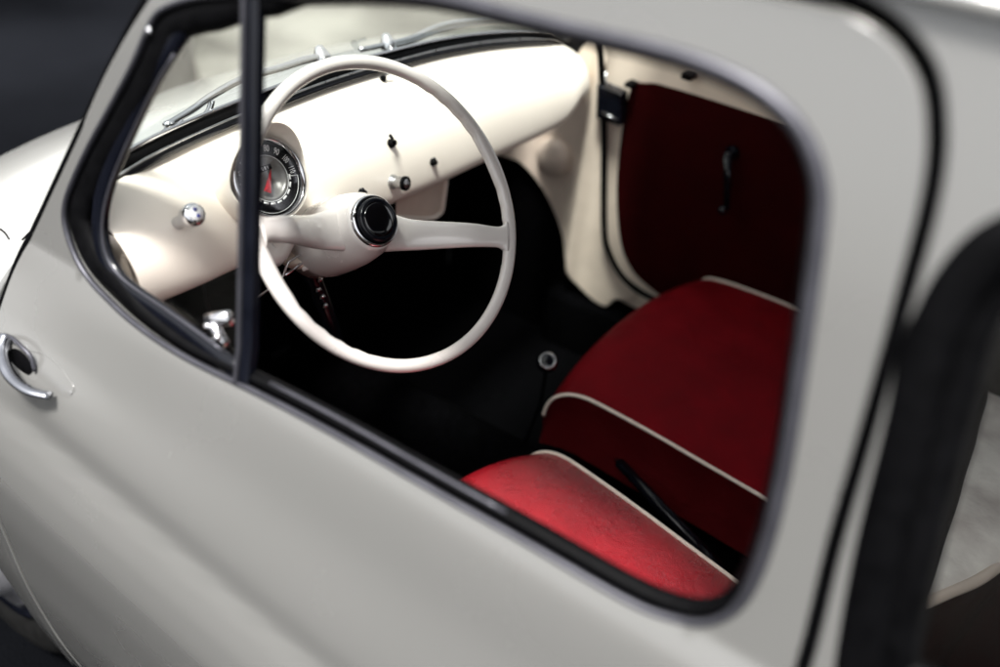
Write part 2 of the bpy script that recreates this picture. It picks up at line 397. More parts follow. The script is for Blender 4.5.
# near door: inner panel (beige) with dark red card, seen from inside only
def inner_panel(dr, k):
    yy = .565*k
    def F(x, z): return V((x, yy+k*(-.12*max(0, z-.80)), z))
    O2 = [(-.075, .845), (-.078, .60), (-.082, .42), (-.105, .345), (-.18, .300), (-.30, .285), (-.70, .285), (-.77, .30), (-.79, .36), (-.79, .80), (-.775, .845), (-.6, .858), (-.3, .858), (-.11, .862)]
    out = cr2([(-.075, .765), (-.078, .60), (-.082, .42), (-.105, .345), (-.18, .300), (-.30, .285), (-.70, .285), (-.77, .30), (-.79, .36), (-.79, .76), (-.775, .77), (-.6, .77), (-.3, .77), (-.11, .77)] if k > 0 else O2, 5)
    patch('inner_panel', out, [], lambda x, z: V((x, .555, z)), 'beige', dr, mirror=k < 0, step=.04, depth=.02, rim=.008, flip=True)
    cd = cr2([(-.175, .800), (-.145, .770), (-.152, .60), (-.180, .47), (-.215, .400), (-.27, .362), (-.36, .345), (-.66, .345), (-.72, .37), (-.73, .42), (-.73, .76), (-.71, .80), (-.5, .803), (-.25, .806)], 6)
    if k > 0: cd = [(x, min(z, .735)) for x, z in cd]; cd = [p for i, p in enumerate(cd) if (V(p)-V(cd[i-1])).length > 1e-4]
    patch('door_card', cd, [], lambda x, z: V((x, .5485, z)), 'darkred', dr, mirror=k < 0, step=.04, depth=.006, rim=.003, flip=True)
    # window crank
    c = at(728, 156, (0, 1, 0), -.525); c.y *= -k
    bb = MB(); bb.add(*lathe(V((c.x, .549*k, c.z)), (0, -k, 0), [(0, 0), (.015, 0), (.015, .006), (.010, .012), (.008, .02), (.009, .03), (0, .032)], 20))
    e = at(728, 205, (0, 1, 0), -.525); e.y = c.y
    b = MB(); b.add(*sweep([V((c.x, .520*k, c.z)), V(((c.x+e.x)/2, .522*k, (c.z+e.z)/2)), V((e.x, .517*k, e.z))], lambda t: [(a*(.009-.003*t), q*.0035) for a, q in circ(1, 10)], up=(0, -k, 0)))
    cr_ = bb.build('window_crank', 'gloss', dr); b.build('crank_arm', 'gloss', cr_)
    MB().add(*lathe(V((e.x, .516*k, e.z)), (0, -k, 0), [(0, 0), (.008, .001), (.006, .006), (.009, .016), (.009, .024), (.005, .028), (0, .029)], 16)).build('knob', 'gloss', cr_)
inner_panel(far_door, -1); inner_panel(near_door, 1)
# window handle (chrome pull with finger recess) on the near door
ry = lambda px, py, off=0: (lambda p: V((p.x, S(p.x, p.z)+off, p.z)))(at(px, py, (0, 1, .35), .598+.11+.35*.66))
def onS(px, py, off=0):
    k = .66
    for _ in range(40):
        p = at(px, py, (0, 1, 0), k); k += .4*(S(p.x, p.z)+off*1.1-k)
    return p
hp = [onS(6, 336, .004), onS(2, 350, .012), onS(5, 366, .020), onS(14, 380, .023), onS(30, 391, .021), onS(50, 396, .012)]
hb = MB().add(*sweep(cr(hp, 6), lambda t: [(a*(.0075-.0035*t), b*.0075) for a, b in circ(1, 14)], up=(0, 1, .4)))
hnd = hb.build('door_handle', 'darkchrome', near_door)
hp2 = [onS(5, 336, .006), onS(12, 338, .010), onS(22, 347, .011), onS(31, 357, .008), onS(35, 371, .002)]
MB().add(*sweep(cr(hp2, 5), lambda t: [(a*.0024, b*.0026) for a, b in circ(1, 10)], up=(0, 1, .4))).build('lever_guard', 'trim', hnd)
c = onS(20, 362, .0015)
xx, yy, nn = basis((0, 1, .4))
ax = (onS(34, 374)-onS(4, 350)).normalized(); bx = nn.cross(ax)
vs = [c+nn*.001]+[c+ax*(.022*math.cos(a))+bx*(.0135*math.sin(a)) for a in [2*math.pi*i/28 for i in range(28)]]
MB().add(vs, [(0, 1+i, 1+(i+1) % 28) for i in range(28)]).build('finger_recess', 'black', hnd)
ap = [onS(x, y, .0003) for x, y in [(30, 351), (44, 354), (58, 365), (68, 378), (74, 388), (71, 395)]]
MB().add(*sweep(cr(ap, 6), circ(.0006, 6))).build('paint_scratch', 'body', near_door)
# quarter light latch
def Dp(px, py, off): return at(px, py, (0, 1, .27), .598+.27*.85+off)
q0 = Dp(217, 334, -.02)
b = MB()
b.add(*sweep([Dp(207, 322, -.02), Dp(218, 319, -.026), Dp(230, 318, -.026)], lambda t: [(a*.008, b_*.006) for a, b_ in circ(1, 12)], up=(0, 1, .27)))
b.add(*sweep([Dp(212, 322, -.022), Dp(217, 334, -.024), Dp(224, 346, -.02)], lambda t: [(a*.0085, b_*.007) for a, b_ in circ(1, 12)], up=(0, 1, .27)))
b.add(*lathe(Dp(208, 326, -.016), (0, 1, .27), [(.0038, 0), (.0038, .003), (0, .0045)], 12))
b.add(*lathe(Dp(218, 337, -.012), (0, 1, .27), [(.0045, 0), (.0045, .003), (0, .005)], 12))
b.build('quarter_light_latch', 'chrome', near_door)
MB().add(*lathe(Dp(149, 31, .004), (0, 1, .27), [(.0042, 0), (.0035, .002), (0, .003)], 12)).build('frame_rivet', 'chrome', near_door)

# door latch block and check strap on the far pillar
fy = -.535
la = [at(x, y, (0, 1, 0), fy) for x, y in [(601, 82), (625, 92), (624, 124), (600, 116)]]
ctr = sum(la, V())/4
b = MB(); fr_ = [p+V((0, .018, 0)) for p in la]; bk = [p+V((0, -.014, 0)) for p in la]
b.add(fr_+bk, [(0, 1, 2, 3), (7, 6, 5, 4), (0, 4, 5, 1), (1, 5, 6, 2), (2, 6, 7, 3), (3, 7, 4, 0)])
lt = b.build('door_latch', 'gloss', far_door, smooth=False)
bv = lt.modifiers.new('b', 'BEVEL'); bv.width = .003; bv.segments = 3
MB().add(*tube([at(606, 72, (0, 1, 0), -.51), at(606, 82, (0, 1, 0), -.51), at(623, 92, (0, 1, 0), -.512)], .0026, 8)).build('latch_plate', 'steel', lt)
MB().add(*tube([at(601, 112, (0, 1, 0), -.514), at(617, 120, (0, 1, 0), -.514)], .0024, 8)).build('latch_plate', 'steel', lt)
MB().add(*box(at(689, 75, (0, 1, 0), -.54), (.022, .03, .014), None, .003)).build('rubber_stop', 'black', far_door)
MB().add(*box(at(631, 84, (0, 1, 0), -.535), (.018, .03, .010), None, .003)).build('rubber_stop', 'black', far_door)

# ------------------------------------------------------------------ front: cowl, bonnet, wings
def topz(x): return interp([.0, .1, .3, .5, .6, .7, .8, .86, .90], [.885, .872, .836, .763, .712, .635, .50, .38, .25], x)
def wid(x): return interp([.0, .3, .6, .8, .9], [.63, .62, .56, .44, .30], x)
def sec(x):
    tz = topz(x); w = wid(x); s = w/.63
    base = [(0, 0), (.25, -.006), (.42, -.024), (.53, -.055), (.595, -.095)]
    pts = [(y*s, tz+dz) for y, dz in base]
    if x < .5:
        for z in (.72, .655, .60): pts.append((S(x, z)*(1 if x < .3 else s/.98), min(z, tz-.11-(.72-z))))
    else:
        pts += [(.66*s, tz-.17), (.70*s, tz-.24), (.72*s, min(.30, tz-.3))]
    return cr([V((x, y, z)) for y, z in pts], 5)
xs = [.105+.0265*i for i in range(31)]
secs = [sec(x) for x in xs]
for nm, lo, hi in (('bonnet', 0, 19), ('front_wing', 19, 35)):
    for k in ((1,) if nm == 'bonnet' else (1, -1)):
        if nm == 'bonnet':
            rows = [[V((p.x, -p.y, p.z)) for p in s[lo+1:hi+1]][::-1]+s[lo:hi+1] for s in secs[1:]]
        else: rows = [[V((p.x, p.y*k, p.z)) for p in s[lo:]] for s in secs]
        nv = len(rows[0]); vs = [p for r in rows for p in r]
        fs = [(i*nv+j, i*nv+j+1, (i+1)*nv+j+1, (i+1)*nv+j) for i in range(len(rows)-1) for j in range(nv-1)]
        b = MB().add(vs, fs); o = b.build(nm, 'bodylit' if nm == 'bonnet' else 'bodylit', car)
# front wing lower side with wheel arch
arch = [(.2+0, .0)]
WC = V((.335, .665, .20))
al = [(WC.x+.200*math.cos(a), WC.z+.200*math.sin(a)) for a in [rad(200-i*9) for i in range(25)]]
lower = [(.104, .60), (.095, .45), (.090, .3), (.086, .2), (.095, .09)]+al[1:-1]+[(.60, .15), (.70, .25), (.70, .58)]
lower = [p for p in lower]
for k in (0, 1):
    lw = patch('front_wing_side', lower, [], lambda x, z: V((x, S(x, z)*(1-.0*x if x < .25 else 1-(1-wid(x)/.617)*sstep(.25, .34, x))*(1-.03*sstep(.48, .56, x)), z)), 'body', car, mirror=bool(k), step=.025, depth=.03)
# cowl between bonnet and windscreen
def ztop(y, x): return .885-.10*max(0, abs(y)-.30)**1.6*3
def cowl(u, v):
    y = -.60+1.20*v; p = secs[0]
    ay = abs(y)
    # height of first section at this y
    z = p[0].z
    for i in range(len(p)-1):
        if p[i].y <= ay <= p[i+1].y: z = p[i].z+(p[i+1].z-p[i].z)*(ay-p[i].y)/max(1e-6, p[i+1].y-p[i].y)
    x0 = .095-.28*max(0, ay-.25)**2+.0
    return V((.131+(x0-.131)*u-.0, y, z+.012*u-.001))
MB().add(*grid(cowl, 6, 40)).build('scuttle', 'bodylit', car)
# thin bonnet shut lines
for pts in ([(0, 229), (5, 233), (9, 239)], [(22, 240), (29, 233), (37, 227)]):
    P3 = [at(x, y, (0, .35, 1), .85+.35*.57-.02) for x, y in pts]
    MB().add(*tube(cr(P3, 4), .0012, 6)).build('shut_line', 'black', car)
# nose / front apron closing panel
MB().add(*box((.74, 0, .25), (.08, .5, .24), None, .03)).build('front_apron', 'carpet', car)
# wheel
for (wx, k) in ((WC.x, 1), (WC.x, -1), (-1.36, 1), (-1.36, -1)):
    wh = empty('wheel', car, (0, 0, 0)); c = V((wx, (WC.y if wx > 0 else .64)*k, .20)); n = (.0, k, 0)
    MB().add(*lathe(c, n, [(.165, -.09), (.22, -.085), (.252, -.07), (.26, -.03), (.252, .012), (.225, .03), (.19, .036), (.168, .03), (.160, .012), (.160, -.05), (.165, -.09)], 60, cap=False)).build('tyre', 'tyre', wh)
    MB().add(*lathe(c, n, [(.162, .018), (.158, .026), (.150, .018), (.140, -.005), (.10, -.01)], 60, cap=False)).build('rim', 'gloss', wh)
    MB().add(*lathe(c, n, [(.140, .008), (.138, .018), (.128, .026), (.112, .026), (.105, .032), (.095, .044), (.06, .056), (0, .060)], 60)).build('hubcap', 'hubcap', wh)

# ------------------------------------------------------------------ roof, floor, tail
def roofP(u, v):
    x = -.175-1.43*u; t = -1+2*v
    hw = interp([-1.66, -1.5, -1.2, -.80, -.60, -.40, -.25, -.155], [.43, .475, .482, .478, .479, .484, .492, .50], x)
    ez = interp([-1.66, -1.5, -1.2, -.8, -.6, -.4, -.25, -.155], [1.14, 1.232, 1.270, 1.289, 1.290, 1.272, 1.246, 1.214], x)
    cz = interp([-1.66, -1.5, -1.2, -.8, -.6, -.4, -.25, -.155], [1.16, 1.28, 1.335, 1.355, 1.352, 1.325, 1.275, 1.222], x)
    return V((x, hw*t, ez+(cz-ez)*(1-abs(t)**3.2)))
o = MB().add(*grid(roofP, 40, 40)).build('roof', 'bodylit', car)
sm = o.modifiers.new('s', 'SOLIDIFY'); sm.thickness = -.012; sm.offset = 1
MB().add(*grid(lambda u, v: roofP(.03+u*.95, .03+v*.94)-V((0, 0, .03)), 20, 20)).build('headliner', 'liner', car)
for k in (1, -1):
    gt = [V((x, (S(x, z)+.006)*k, z)) for x, z in [(-1.5, 1.238), (-1.2, 1.274), (-.9, 1.290), (-.7, 1.291), (-.55, 1.284), (-.40, 1.272), (-.25, 1.246), (-.17, 1.214)]]
    MB().add(*sweep(cr(gt, 6), circ(.007, 8))).build('gutter', 'bodylit', car)
def tail(u, v):
    z = .12+1.05*u; t = -1+2*v; w = min(S(-1.8, z), .72) if z < .85 else S(-1.72, z)
    x = interp([.1, .5, .8, 1.0, 1.17], [-1.82, -1.85, -1.80, -1.73, -1.65], z)
    return V((x-.05*(1-t*t), w*t, z))
MB().add(*grid(tail, 16, 12)).build('tailgate', 'body', car)
MB().add(*box((-.78, 0, .085), (2.1, 1.36, .03))).build('floor', 'carpet', car, smooth=False)
MB().add(*box((.285, 0, .42), (.02, 1.08, .70))).build('bulkhead', 'carpet', car, smooth=False)
for k in (1, -1):   # inner sills, and footwell linings
    MB().add(*box((-.45, .575*k, .17), (.85, .09, .16), None, .02)).build('sill', 'carpet', car)
    MB().add(*box((.125, .580*k, .42), (.33, .02, .66))).build('footwell_lining', 'carpet', car, smooth=False)
    MB().add(*box((-1.25, .555*k, .42), (.84, .03, .70))).build('rear_lining', 'liner', car, smooth=False)
MB().add(*sweep([V((.28, 0, .10)), V((-.3, 0, .10)), V((-1.3, 0, .10))], [(-.10, 0), (-.075, .12), (-.03, .16), (.03, .16), (.075, .12), (.10, 0)], up=(0, 0, 1))).build('tunnel', 'carpet', car)

# ------------------------------------------------------------------ windscreen with rubber, wipers
def onX(px, py, fx, x0=0):
    x = x0
    for _ in range(30):
        p = at(px, py, (1, 0, 0), x); x = x*.5+fx(max(-.62, min(.62, p.y)))*.5
    return p
ftop = lambda y: .045-.17*y*y
TOPPX = [(70, 210), (107, 187), (140, 168), (190, 143), (250, 117), (330, 86), (404, 64), (450, 53), (500, 46), (550, 44), (590, 48)]
top3 = [onX(x, y, ftop, .02) for x, y in TOPPX]
top3 = cr([top3[0]+(top3[0]-top3[1])*.3]+top3, 8)
def base(y):    # windscreen base height at y (from the measured dash top line)
    for i in range(len(top3)-1):
        if top3[i+1].y <= y <= top3[i].y:
            t = (y-top3[i].y)/(top3[i+1].y-top3[i].y+1e-9); return top3[i].lerp(top3[i+1], t)
    return top3[0].copy() if y > 0 else top3[-1].copy()
def ws(u, v):
    y = .560-1.12*v; b = base(y); ed = sstep(.46, .56, abs(y)); b = V((b.x+.012+.022*ed, y, b.z+.012-.02*ed))
    t = V((-.185+.035*ed, y*(.875+.015*ed), 1.215-.035*ed))
    p = b.lerp(t, u); return p+V((.5, 0, .5))*(.045*4*u*(1-u)*.5)
wscr = MB().add(*grid(ws, 14, 40)).build('windscreen', 'glass', car)
wb = [ws(0, i/40) for i in range(41)]
MB().add(*sweep([p+V((-.004, 0, -.002)) for p in wb], [(a*.012, b*.010) for a, b in circ(1, 12)], up=(-.7, 0, .7))).build('windscreen_seal', 'black', wscr)
MB().add(*sweep([p+V((-.017, 0, -.007)) for p in wb], circ(.0055, 10))).build('windscreen_seal', 'gloss', wscr)
MB().add(*sweep([p+V((-.006, 0, .012)) for p in wb], circ(.0030, 8))).build('windscreen_trim', 'chrome', wscr)
MB().add(*sweep([p+V((-.020, 0, .001)) for p in wb], circ(.0014, 8))).build('windscreen_trim', 'steel', wscr)
for v in (0, 1):
    e = [ws(i/14, v) for i in range(15)]
    MB().add(*sweep(e, circ(.010, 10))).build('windscreen_pillar', 'body', wscr)
MB().add(*sweep([ws(1, i/40) for i in range(41)], circ(.015, 10))).build('windscreen_header', 'body', wscr)
def wiper(arm, blade, piv):
    w = empty('wiper', car)
    b = MB().add(*tube(cr(arm, 6), lambda t: .0042+.002*t, 8))
    b.build('wiper_arm', 'chrome', w)
    MB().add(*sweep([V(p) for p in cr(blade, 4)], [(a*.004, q*.007) for a, q in circ(1, 8)])).build('wiper_blade', 'chrome', w)
    MB().add(*lathe(piv, (.4, 0, .9), [(.015, -.03), (.014, .0), (.009, .010), (.006, .016), (0, .018)], 16)).build('pivot', 'chrome', w)
    return w
fw = lambda y: .078-.15*y*y
W1 = [onX(x, y, fw, .06) for x, y in [(165, 126), (192, 110), (210, 97), (243, 79), (280, 68), (305, 60), (322, 57)]]
wp = wiper(W1, [onX(x, y, fw, .06) for x, y in [(168, 122), (176, 134), (184, 138), (196, 124), (208, 112), (212, 100)]], W1[-1])
MB().add(*box(onX(174, 130, fw, .06), (.012, .032, .016), Matrix.Rotation(rad(-20), 3, 'X'), .003)).build('wiper_clip', 'chrome', wp)
W2 = [onX(x, y, fw, .06) for x, y in [(360, 50), (388, 44), (412, 38), (432, 29), (455, 23), (500, 17)]]
wiper(W2, [onX(x, y, fw, .06) for x, y in [(385, 46), (410, 40), (436, 30), (470, 23), (520, 16)]], W2[1])

# ------------------------------------------------------------------ dashboard
fbot = lambda y: -.055-.10*y*y
BOTPX = [(110, 312), (150, 301), (205, 279), (240, 263), (320, 230), (400, 197), (440, 180), (497, 153), (545, 131), (568, 117), (582, 96)]
bot3 = cr([onX(x, y, fbot, -.06) for x, y in BOTPX], 8)
def interp_y(path, y):
    for i in range(len(path)-1):
        if min(path[i+1].y, path[i].y) <= y <= max(path[i+1].y, path[i].y):
            t = (y-path[i].y)/(path[i+1].y-path[i].y+1e-12); return path[i].lerp(path[i+1], t)
    return (path[0] if abs(path[0].y-y) < abs(path[-1].y-y) else path[-1]).copy()
YL, YR = .568, -.545
def dash(u, v):
    y = YL+(YR-YL)*v
    a = interp_y(top3, y); b = interp_y(bot3, y); a.y = b.y = y
    n = V((-.75, 0, .45))
    if u < .86:
        t = u/.86; p = a.lerp(b, t); p += n*(.030*math.sin(math.pi*t)**.8*.9)
    else:
        t = (u-.86)/.14; th = t*math.pi; c = b+V((.010, 0, -.001)); p = c+V((-.010*math.cos(th), 0, -.010*math.sin(th)))
        if t > .99: p += V((.02, 0, 0))
    e = max(0, (v-.955)/.045)   # the far end rolls away into the pillar
    p += V((.05, 0, 0))*e*e
    return p
db = MB().add(*grid(dash, 40, 90)).build('dashboard', 'cream', car)
def dpt(px, py, off=0):
    """point on the dashboard under an image point"""
    best = None
    tgt = at(px, py, (1, 0, 0), -.03); d = (tgt-CAM).normalized()
    for j in range(181):
        for i in range(70):
            p = dash(i/80, j/180); q = p-CAM; e = (q-d*q.dot(d)).length
            if best is None or e < best[0]: best = (e, p, i/80, j/180)
    e, p, u, v = best
    n = (dash(u, v+.01)-dash(u, v-.01)).cross(dash(u+.01, v)-dash(u-.01, v)).normalized()
    if n.x > 0: n = -n
    return p+n*off, n
# long knob on the left
p, n = dpt(178, 222)
kn = V(p); ax = (at(196, 213, (1, 0, 0), p.x-.038)-kn); L = ax.length; ax.normalize()
k1 = MB().add(*lathe(kn, ax, [(.008, -.01), (.0075, L*.4), (.007, L*.55), (.010, L*.6), (.0135, L*.68), (.0135, L-.004), (.011, L)], 24)).build('pull_knob', 'chrome', db)
MB().add(*lathe(kn+ax*L, ax, [(.0085, -.001), (.0085, .0015), (0, .002)], 20)).build('knob_badge', 'dialwhite', k1)
xk, yk, _n = basis(ax)
b = MB()
for dx, dy in ((0, .004), (0, -.004)):
    b.add(*lathe(kn+ax*(L+.0018)+xk*dx+yk*dy, ax, [(.0025, 0), (.0025, .0008), (0, .001)], 10))
b.build('knob_mark', mat('blue_ink', (.03, .04, .22), .4), k1)
def toggle(px, py, s=1, lever=(.3, -.4), mt='steel'):
    p, n = dpt(px, py); x, y, _ = basis(n)
    b = MB().add(*lathe(p, n, [(.0085*s, -.004), (.0085*s, .003), (.0065*s, .006), (.005*s, .012*s), (0, .013*s)], 20))
    t = MB().add(*tube([p+n*.008*s, p+n*.020*s+(x*lever[0]+y*lever[1])*.012*s, p+n*.026*s+(x*lever[0]+y*lever[1])*.022*s], lambda t: .0022*s+.0008*t, 8))
    o = b.build('switch', 'black', db); t.build('switch_lever', mt, o)
toggle(390, 143, .85, (-1.0, .8), 'gloss'); toggle(432, 163, .75, (-1, .8), 'gloss'); toggle(360, 193, .75, (-1, .8), 'gloss'); toggle(383, 79, .6, (1, .2))
p, n = dpt(393, 181)
o = MB().add(*lathe(p, n, [(.0115, -.004), (.0115, .003), (.0095, .006), (.0095, .020), (.0105, .021), (.0105, .026), (.008, .028)], 28)).build('ignition_switch', 'steel', db)
MB().add(*lathe(p+n*.0262, n, [(.0112, -.003), (.0112, .0015), (.0075, .0025), (.007, .001), (0, .001)], 28)).build('ignition_ring', 'black', o)
MB().add(*box(p+n*.028, (.004, .0018, .009), n.to_track_quat('Z', 'Y').to_matrix(), .0005)).build('key_slot', 'chrome', o)
p, n = dpt(335, 206)
MB().add(*lathe(p, n, [(.009, -.004), (.008, .012), (.012, .018), (.013, .026), (.009, .031), (0, .032)], 24)).build('light_switch', 'chrome', db)

# speedometer pod
gn = V((-.86, .06, .50)).normalized()
gc = at(270, 178, (1, 0, 0), -.075); GR = .0500
gx, gy, gn = basis(gn)
pod = empty('speedometer', db)
K = 64; vs = []; fs = []
back = -.13
rings = [(.060, back, 0), (.059, -.02, .0), (.0585, .004, .036), (.0575, .006, .038), (.0565, .004, .036), (.0560, -.006, .0), (.0530, -.010, 0)]
for (r_, h, vis) in rings:
    for i in range(K):
        a = 2*math.pi*i/K; up_ = max(0, math.sin(a))**1.3   # visor at the top
        c_ = gc+gy*(.004)-gx*.003
        vs.append(c_+gn*(h+vis*up_)+(gx*math.cos(a)+gy*math.sin(a))*(r_))
for j in range(len(rings)-1):
    for i in range(K): l = (i+1) % K; fs.append((j*K+i, j*K+l, (j+1)*K+l, (j+1)*K+i))
MB().add(vs, fs).build('gauge_hood', 'cream', pod)
MB().add(*lathe(gc, gn, [(.054, -.020), (.0535, -.004), (.0505, .004), (.0475, .003), (.0462, -.003)], 60, cap=False)).build('bezel', 'chrome', pod)
MB().add(*lathe(gc, gn, [(.047, -.008), (.047, -.0040), (.0275, -.0040), (.0275, -.008)], 60, cap=False)).build('dial_ring', 'dialblack', pod)
MB().add(*lathe(gc, gn, [(.0285, -.006), (.0275, -.0030), (.024, -.0030), (.0235, -.006), (.0, -.0075)], 60)).build('dial_face', 'dialgrey', pod)
# white inner ring line
MB().add(*lathe(gc, gn, [(.0292, -.004), (.0292, -.0034), (.0284, -.0034), (.0284, -.004)], 60, cap=False)).build('dial_line', 'dialwhite', pod)
def text_mesh(name, body, size, pos, right, upv, m, parent, squeeze=1.0):
    cu = bpy.data.curves.new(name, 'FONT'); cu.body = body; cu.size = size; cu.align_x = 'CENTER'; cu.align_y = 'CENTER'; cu.extrude = .0002; cu.resolution_u = 3
    t = bpy.data.objects.new(name, cu); COL.objects.link(t)
    dg = bpy.context.evaluated_depsgraph_get(); me = bpy.data.meshes.new_from_object(t.evaluated_get(dg))
    bpy.data.objects.remove(t); right = right.normalized(); upv = upv.normalized(); nn = right.cross(upv)
    me.transform(Matrix(((right.x*squeeze, upv.x, nn.x, pos.x), (right.y*squeeze, upv.y, nn.y, pos.y), (right.z*squeeze, upv.z, nn.z, pos.z), (0, 0, 0, 1))))
    me.materials.clear()
    return link(name, me, m, parent, False)
# clock angle measured from the image up direction on the dial: 0 = top
def dialdir(a):  # a clockwise degrees from top, seen by the driver
    return (gy*math.cos(rad(a))+gx*math.sin(rad(a)))
for i, sgn in enumerate((0,)):
    for v_, a in ((10, -128), (20, -106), (30, -85), (40, -64), (50, -42), (60, -21), (70, 1), (80, 22), (90, 44), (100, 67), (110, 90)):
        d = dialdir(a); rt = dialdir(a+90)
        text_mesh('numeral', str(v_), .0118, gc+d*.0375+gn*-.0036, rt, d, 'dialwhite', pod, .52 if v_ > 99 else .68)
b = MB()
for a in (104, 122, 140, 158, 176, 194, 212, 230):
    d = dialdir(a); rt = dialdir(a+90)
    b.add(*box(gc+d*.0315+gn*-.0036, (.0068, .0022, .0006), Matrix((rt, d, gn)).transposed(), 0))
a0 = [gc+dialdir(a)*.0435+gn*-.0034 for a in range(102, 236, 4)]
b.add(*tube(a0, .0004, 4)); b.add(*tube([gc+dialdir(102)*.030+gn*-.0034, a0[0]], .0004, 4))
b.build('dial_scale', 'dialwhite', pod)
# odometer window + red pointer
MB().add(*box(gc+dialdir(0)*.013+gn*-.003, (.020, .007, .002), Matrix((gx, gy, gn)).transposed(), .0005)).build('odometer', 'dialblack', pod)
text_mesh('odometer_digits', '0 8 1', .0055, gc+dialdir(0)*.013+gn*-.0015, gx, gy, 'dialwhite', pod, .9)
pd = dialdir(215); ps = dialdir(125)
tip = gc+pd*-.012
MB().add([tip+gn*-.0005, gc+pd*.018+ps*.0048+gn*-.0005, gc+pd*.013+gn*.0005, gc+pd*.018-ps*.0048+gn*-.0005, tip+gn*-.002, gc+pd*.018+ps*.0048+gn*-.002, gc+pd*.018-ps*.0048+gn*-.002],
         [(0, 1, 2), (0, 2, 3), (0, 4, 5, 1), (3, 6, 4, 0), (1, 5, 6, 3, 2), (4, 6, 5)]).build('needle', 'redink', pod, smooth=False)
MB().add(*lathe(gc, gn, [(.0465, .0005), (.025, .0022), (0, .003)], 40)).build('dial_lens', 'lens', pod)

# small panel below the dash (shelf with a raised cream lip)
xq = -.03
pl = [at(x, y, (1, 0, 0), xq) for x, y in [(396, 178), (443, 160), (443, 203), (438, 215), (424, 219), (396, 217)]]
pv = cr([pl[0], pl[1], pl[2], pl[3], pl[4], pl[5]], 5)
cc = sum(pv, V())/len(pv)
sh = MB().add([cc]+pv, [(0, i+1, (i+1) % len(pv)+1) for i in range(len(pv))]).build('under_dash_shelf', 'beige', db)
MB().add(*tube(pv[5:], .0045, 10)).build('shelf_lip', 'cream', sh)

# ------------------------------------------------------------------ steering wheel
wc = V((-.2173, .2888, .8692)); wn = V((-.7919, .1068, .6012)).normalized()
ex = V((0, 1, 0)); ex = (ex-wn*ex.dot(wn)).normalized(); ey = wn.cross(ex)
if ey.z < 0: ey = -ey
sw = empty('steering_wheel', car)
RR = .1925
N = 144; K = 16; vs = []; fs = []
for i in range(N):
    a = 2*math.pi*i/N; d = ex*math.cos(a)+ey*math.sin(a)
    side_ = abs(math.cos(a))
    for k in range(K):
        b_ = 2*math.pi*k/K; rr = .0088
        co, si = math.cos(b_), math.sin(b_)
        inner = max(0, -co)
        grip = .0011*inner*math.cos(a*44)*sstep(.10, .2, abs(math.sin(a)))*sstep(.80, .6, abs(math.sin(a))) if math.cos(a) else 0
        step_ = 0
        rx = rr*(1.0) + grip; ry = rr*(1.02)
        rx += .0028*inner*sstep(.97, 1.0, side_)
        vs.append(wc+d*(RR+co*rx)+wn*(si*ry))
for i in range(N):
    for k in range(K):
        j = (i+1) % N; l = (k+1) % K; fs.append((i*K+k, i*K+l, j*K+l, j*K+k))
rim_o = MB().add(vs, fs).build('rim', 'wheelp', sw)
hd = -.050
hc = wc+wn*hd
MB().add(*lathe(hc, wn, [(.048, -.16), (.052, -.12), (.052, -.085), (.0495, -.050), (.0440, -.020), (.0375, -.006), (.0360, .002), (.030, .003)], 60)).build('hub', 'wheelp', sw)
MB().add(*lathe(hc, wn, [(.0345, -.002), (.0345, .005), (.0325, .009), (.0300, .0085), (.0290, .005)], 60, cap=False)).build('horn_ring', 'chrome', sw)
MB().add(*lathe(hc, wn, [(.0292, .002), (.0290, .013), (.0272, .0165), (.0235, .0172), (.0228, .0155), (0, .0150)], 60)).build('horn_button', 'gloss', sw)
MB().add(*lathe(hc, wn, [(.0226, .0152), (.0222, .0160), (.0205, .0169), (.017, .0178), (.012, .0185), (.006, .0189), (0, .0190)], 72)).build('horn_badge', mat('badge_lacquer', (.002, .002, .003), .12, coat=.6, spec=.6, noise=(.3, 60)), sw)
# crescent emblem-like glint shape is a reflection on the button; a raised rim gives it
for sx_, sy_ in ((507, 238), (250, 231)):
    d = (at(sx_, sy_, wn, wn.dot(wc))-wc).normalized()
    P0 = hc-wn*.030+d*.030; P1 = hc-wn*.022+d*.075; P2 = wc-wn*.024+d*.135; P3 = wc-wn*.008+d*.168; P4 = wc+d*.187
    pth = cr([P0, P1, P2, P3, P4], 8)
    def pf(t):
        w_ = interp([0, .25, .55, .8, .92, 1], [.030, .022, .0165, .0145, .0175, .027], t); h_ = interp([0, .3, .7, 1], [.014, .010, .0085, .0085], t)
        return [(w_*(abs(math.cos(q))**.8)*(1 if math.cos(q) > 0 else -1), h_*(abs(math.sin(q))**.8)*(1 if math.sin(q) > 0 else -1)) for q in [2*math.pi*i/20 for i in range(20)]]
    MB().add(*sweep(pth, pf, up=wn)).build('spoke', 'wheelp', sw)
# column, stalks, wires
col_ = empty('steering_column', car)
MB().add(*lathe(hc-wn*.12, -wn, [(.036, 0), (.036, .10), (.030, .12), (.028, .36)], 30)).build('column_tube', 'gloss', col_)
def pt(px, py, x): return at(px, py, (1, 0, 0), x)
MB().add(*sweep(cr([pt(262, 250, -.06), pt(272, 256, -.07), pt(282, 240, -.06)], 5), lambda t: [(a*.016, b_*.022) for a, b_ in circ(1, 14)])).build('column_bracket', 'wheelp', col_)
MB().add(*sweep(cr([pt(296, 236, -.05), pt(298, 252, -.06), pt(292, 264, -.07)], 5), lambda t: [(a*(.013-.004*t), b_*.016) for a, b_ in circ(1, 14)])).build('column_bracket', 'beige', col_)
MB().add(*tube(cr([pt(254, 300, -.10), pt(268, 290, -.10), pt(282, 278, -.10), pt(289, 262, -.09), pt(306, 252, -.08)], 5), .0018, 8)).add(*tube([pt(285, 275, -.09), pt(304, 262, -.08), pt(310, 255, -.075)], .0022, 8)).build('indicator_stalk', 'chrome', col_)
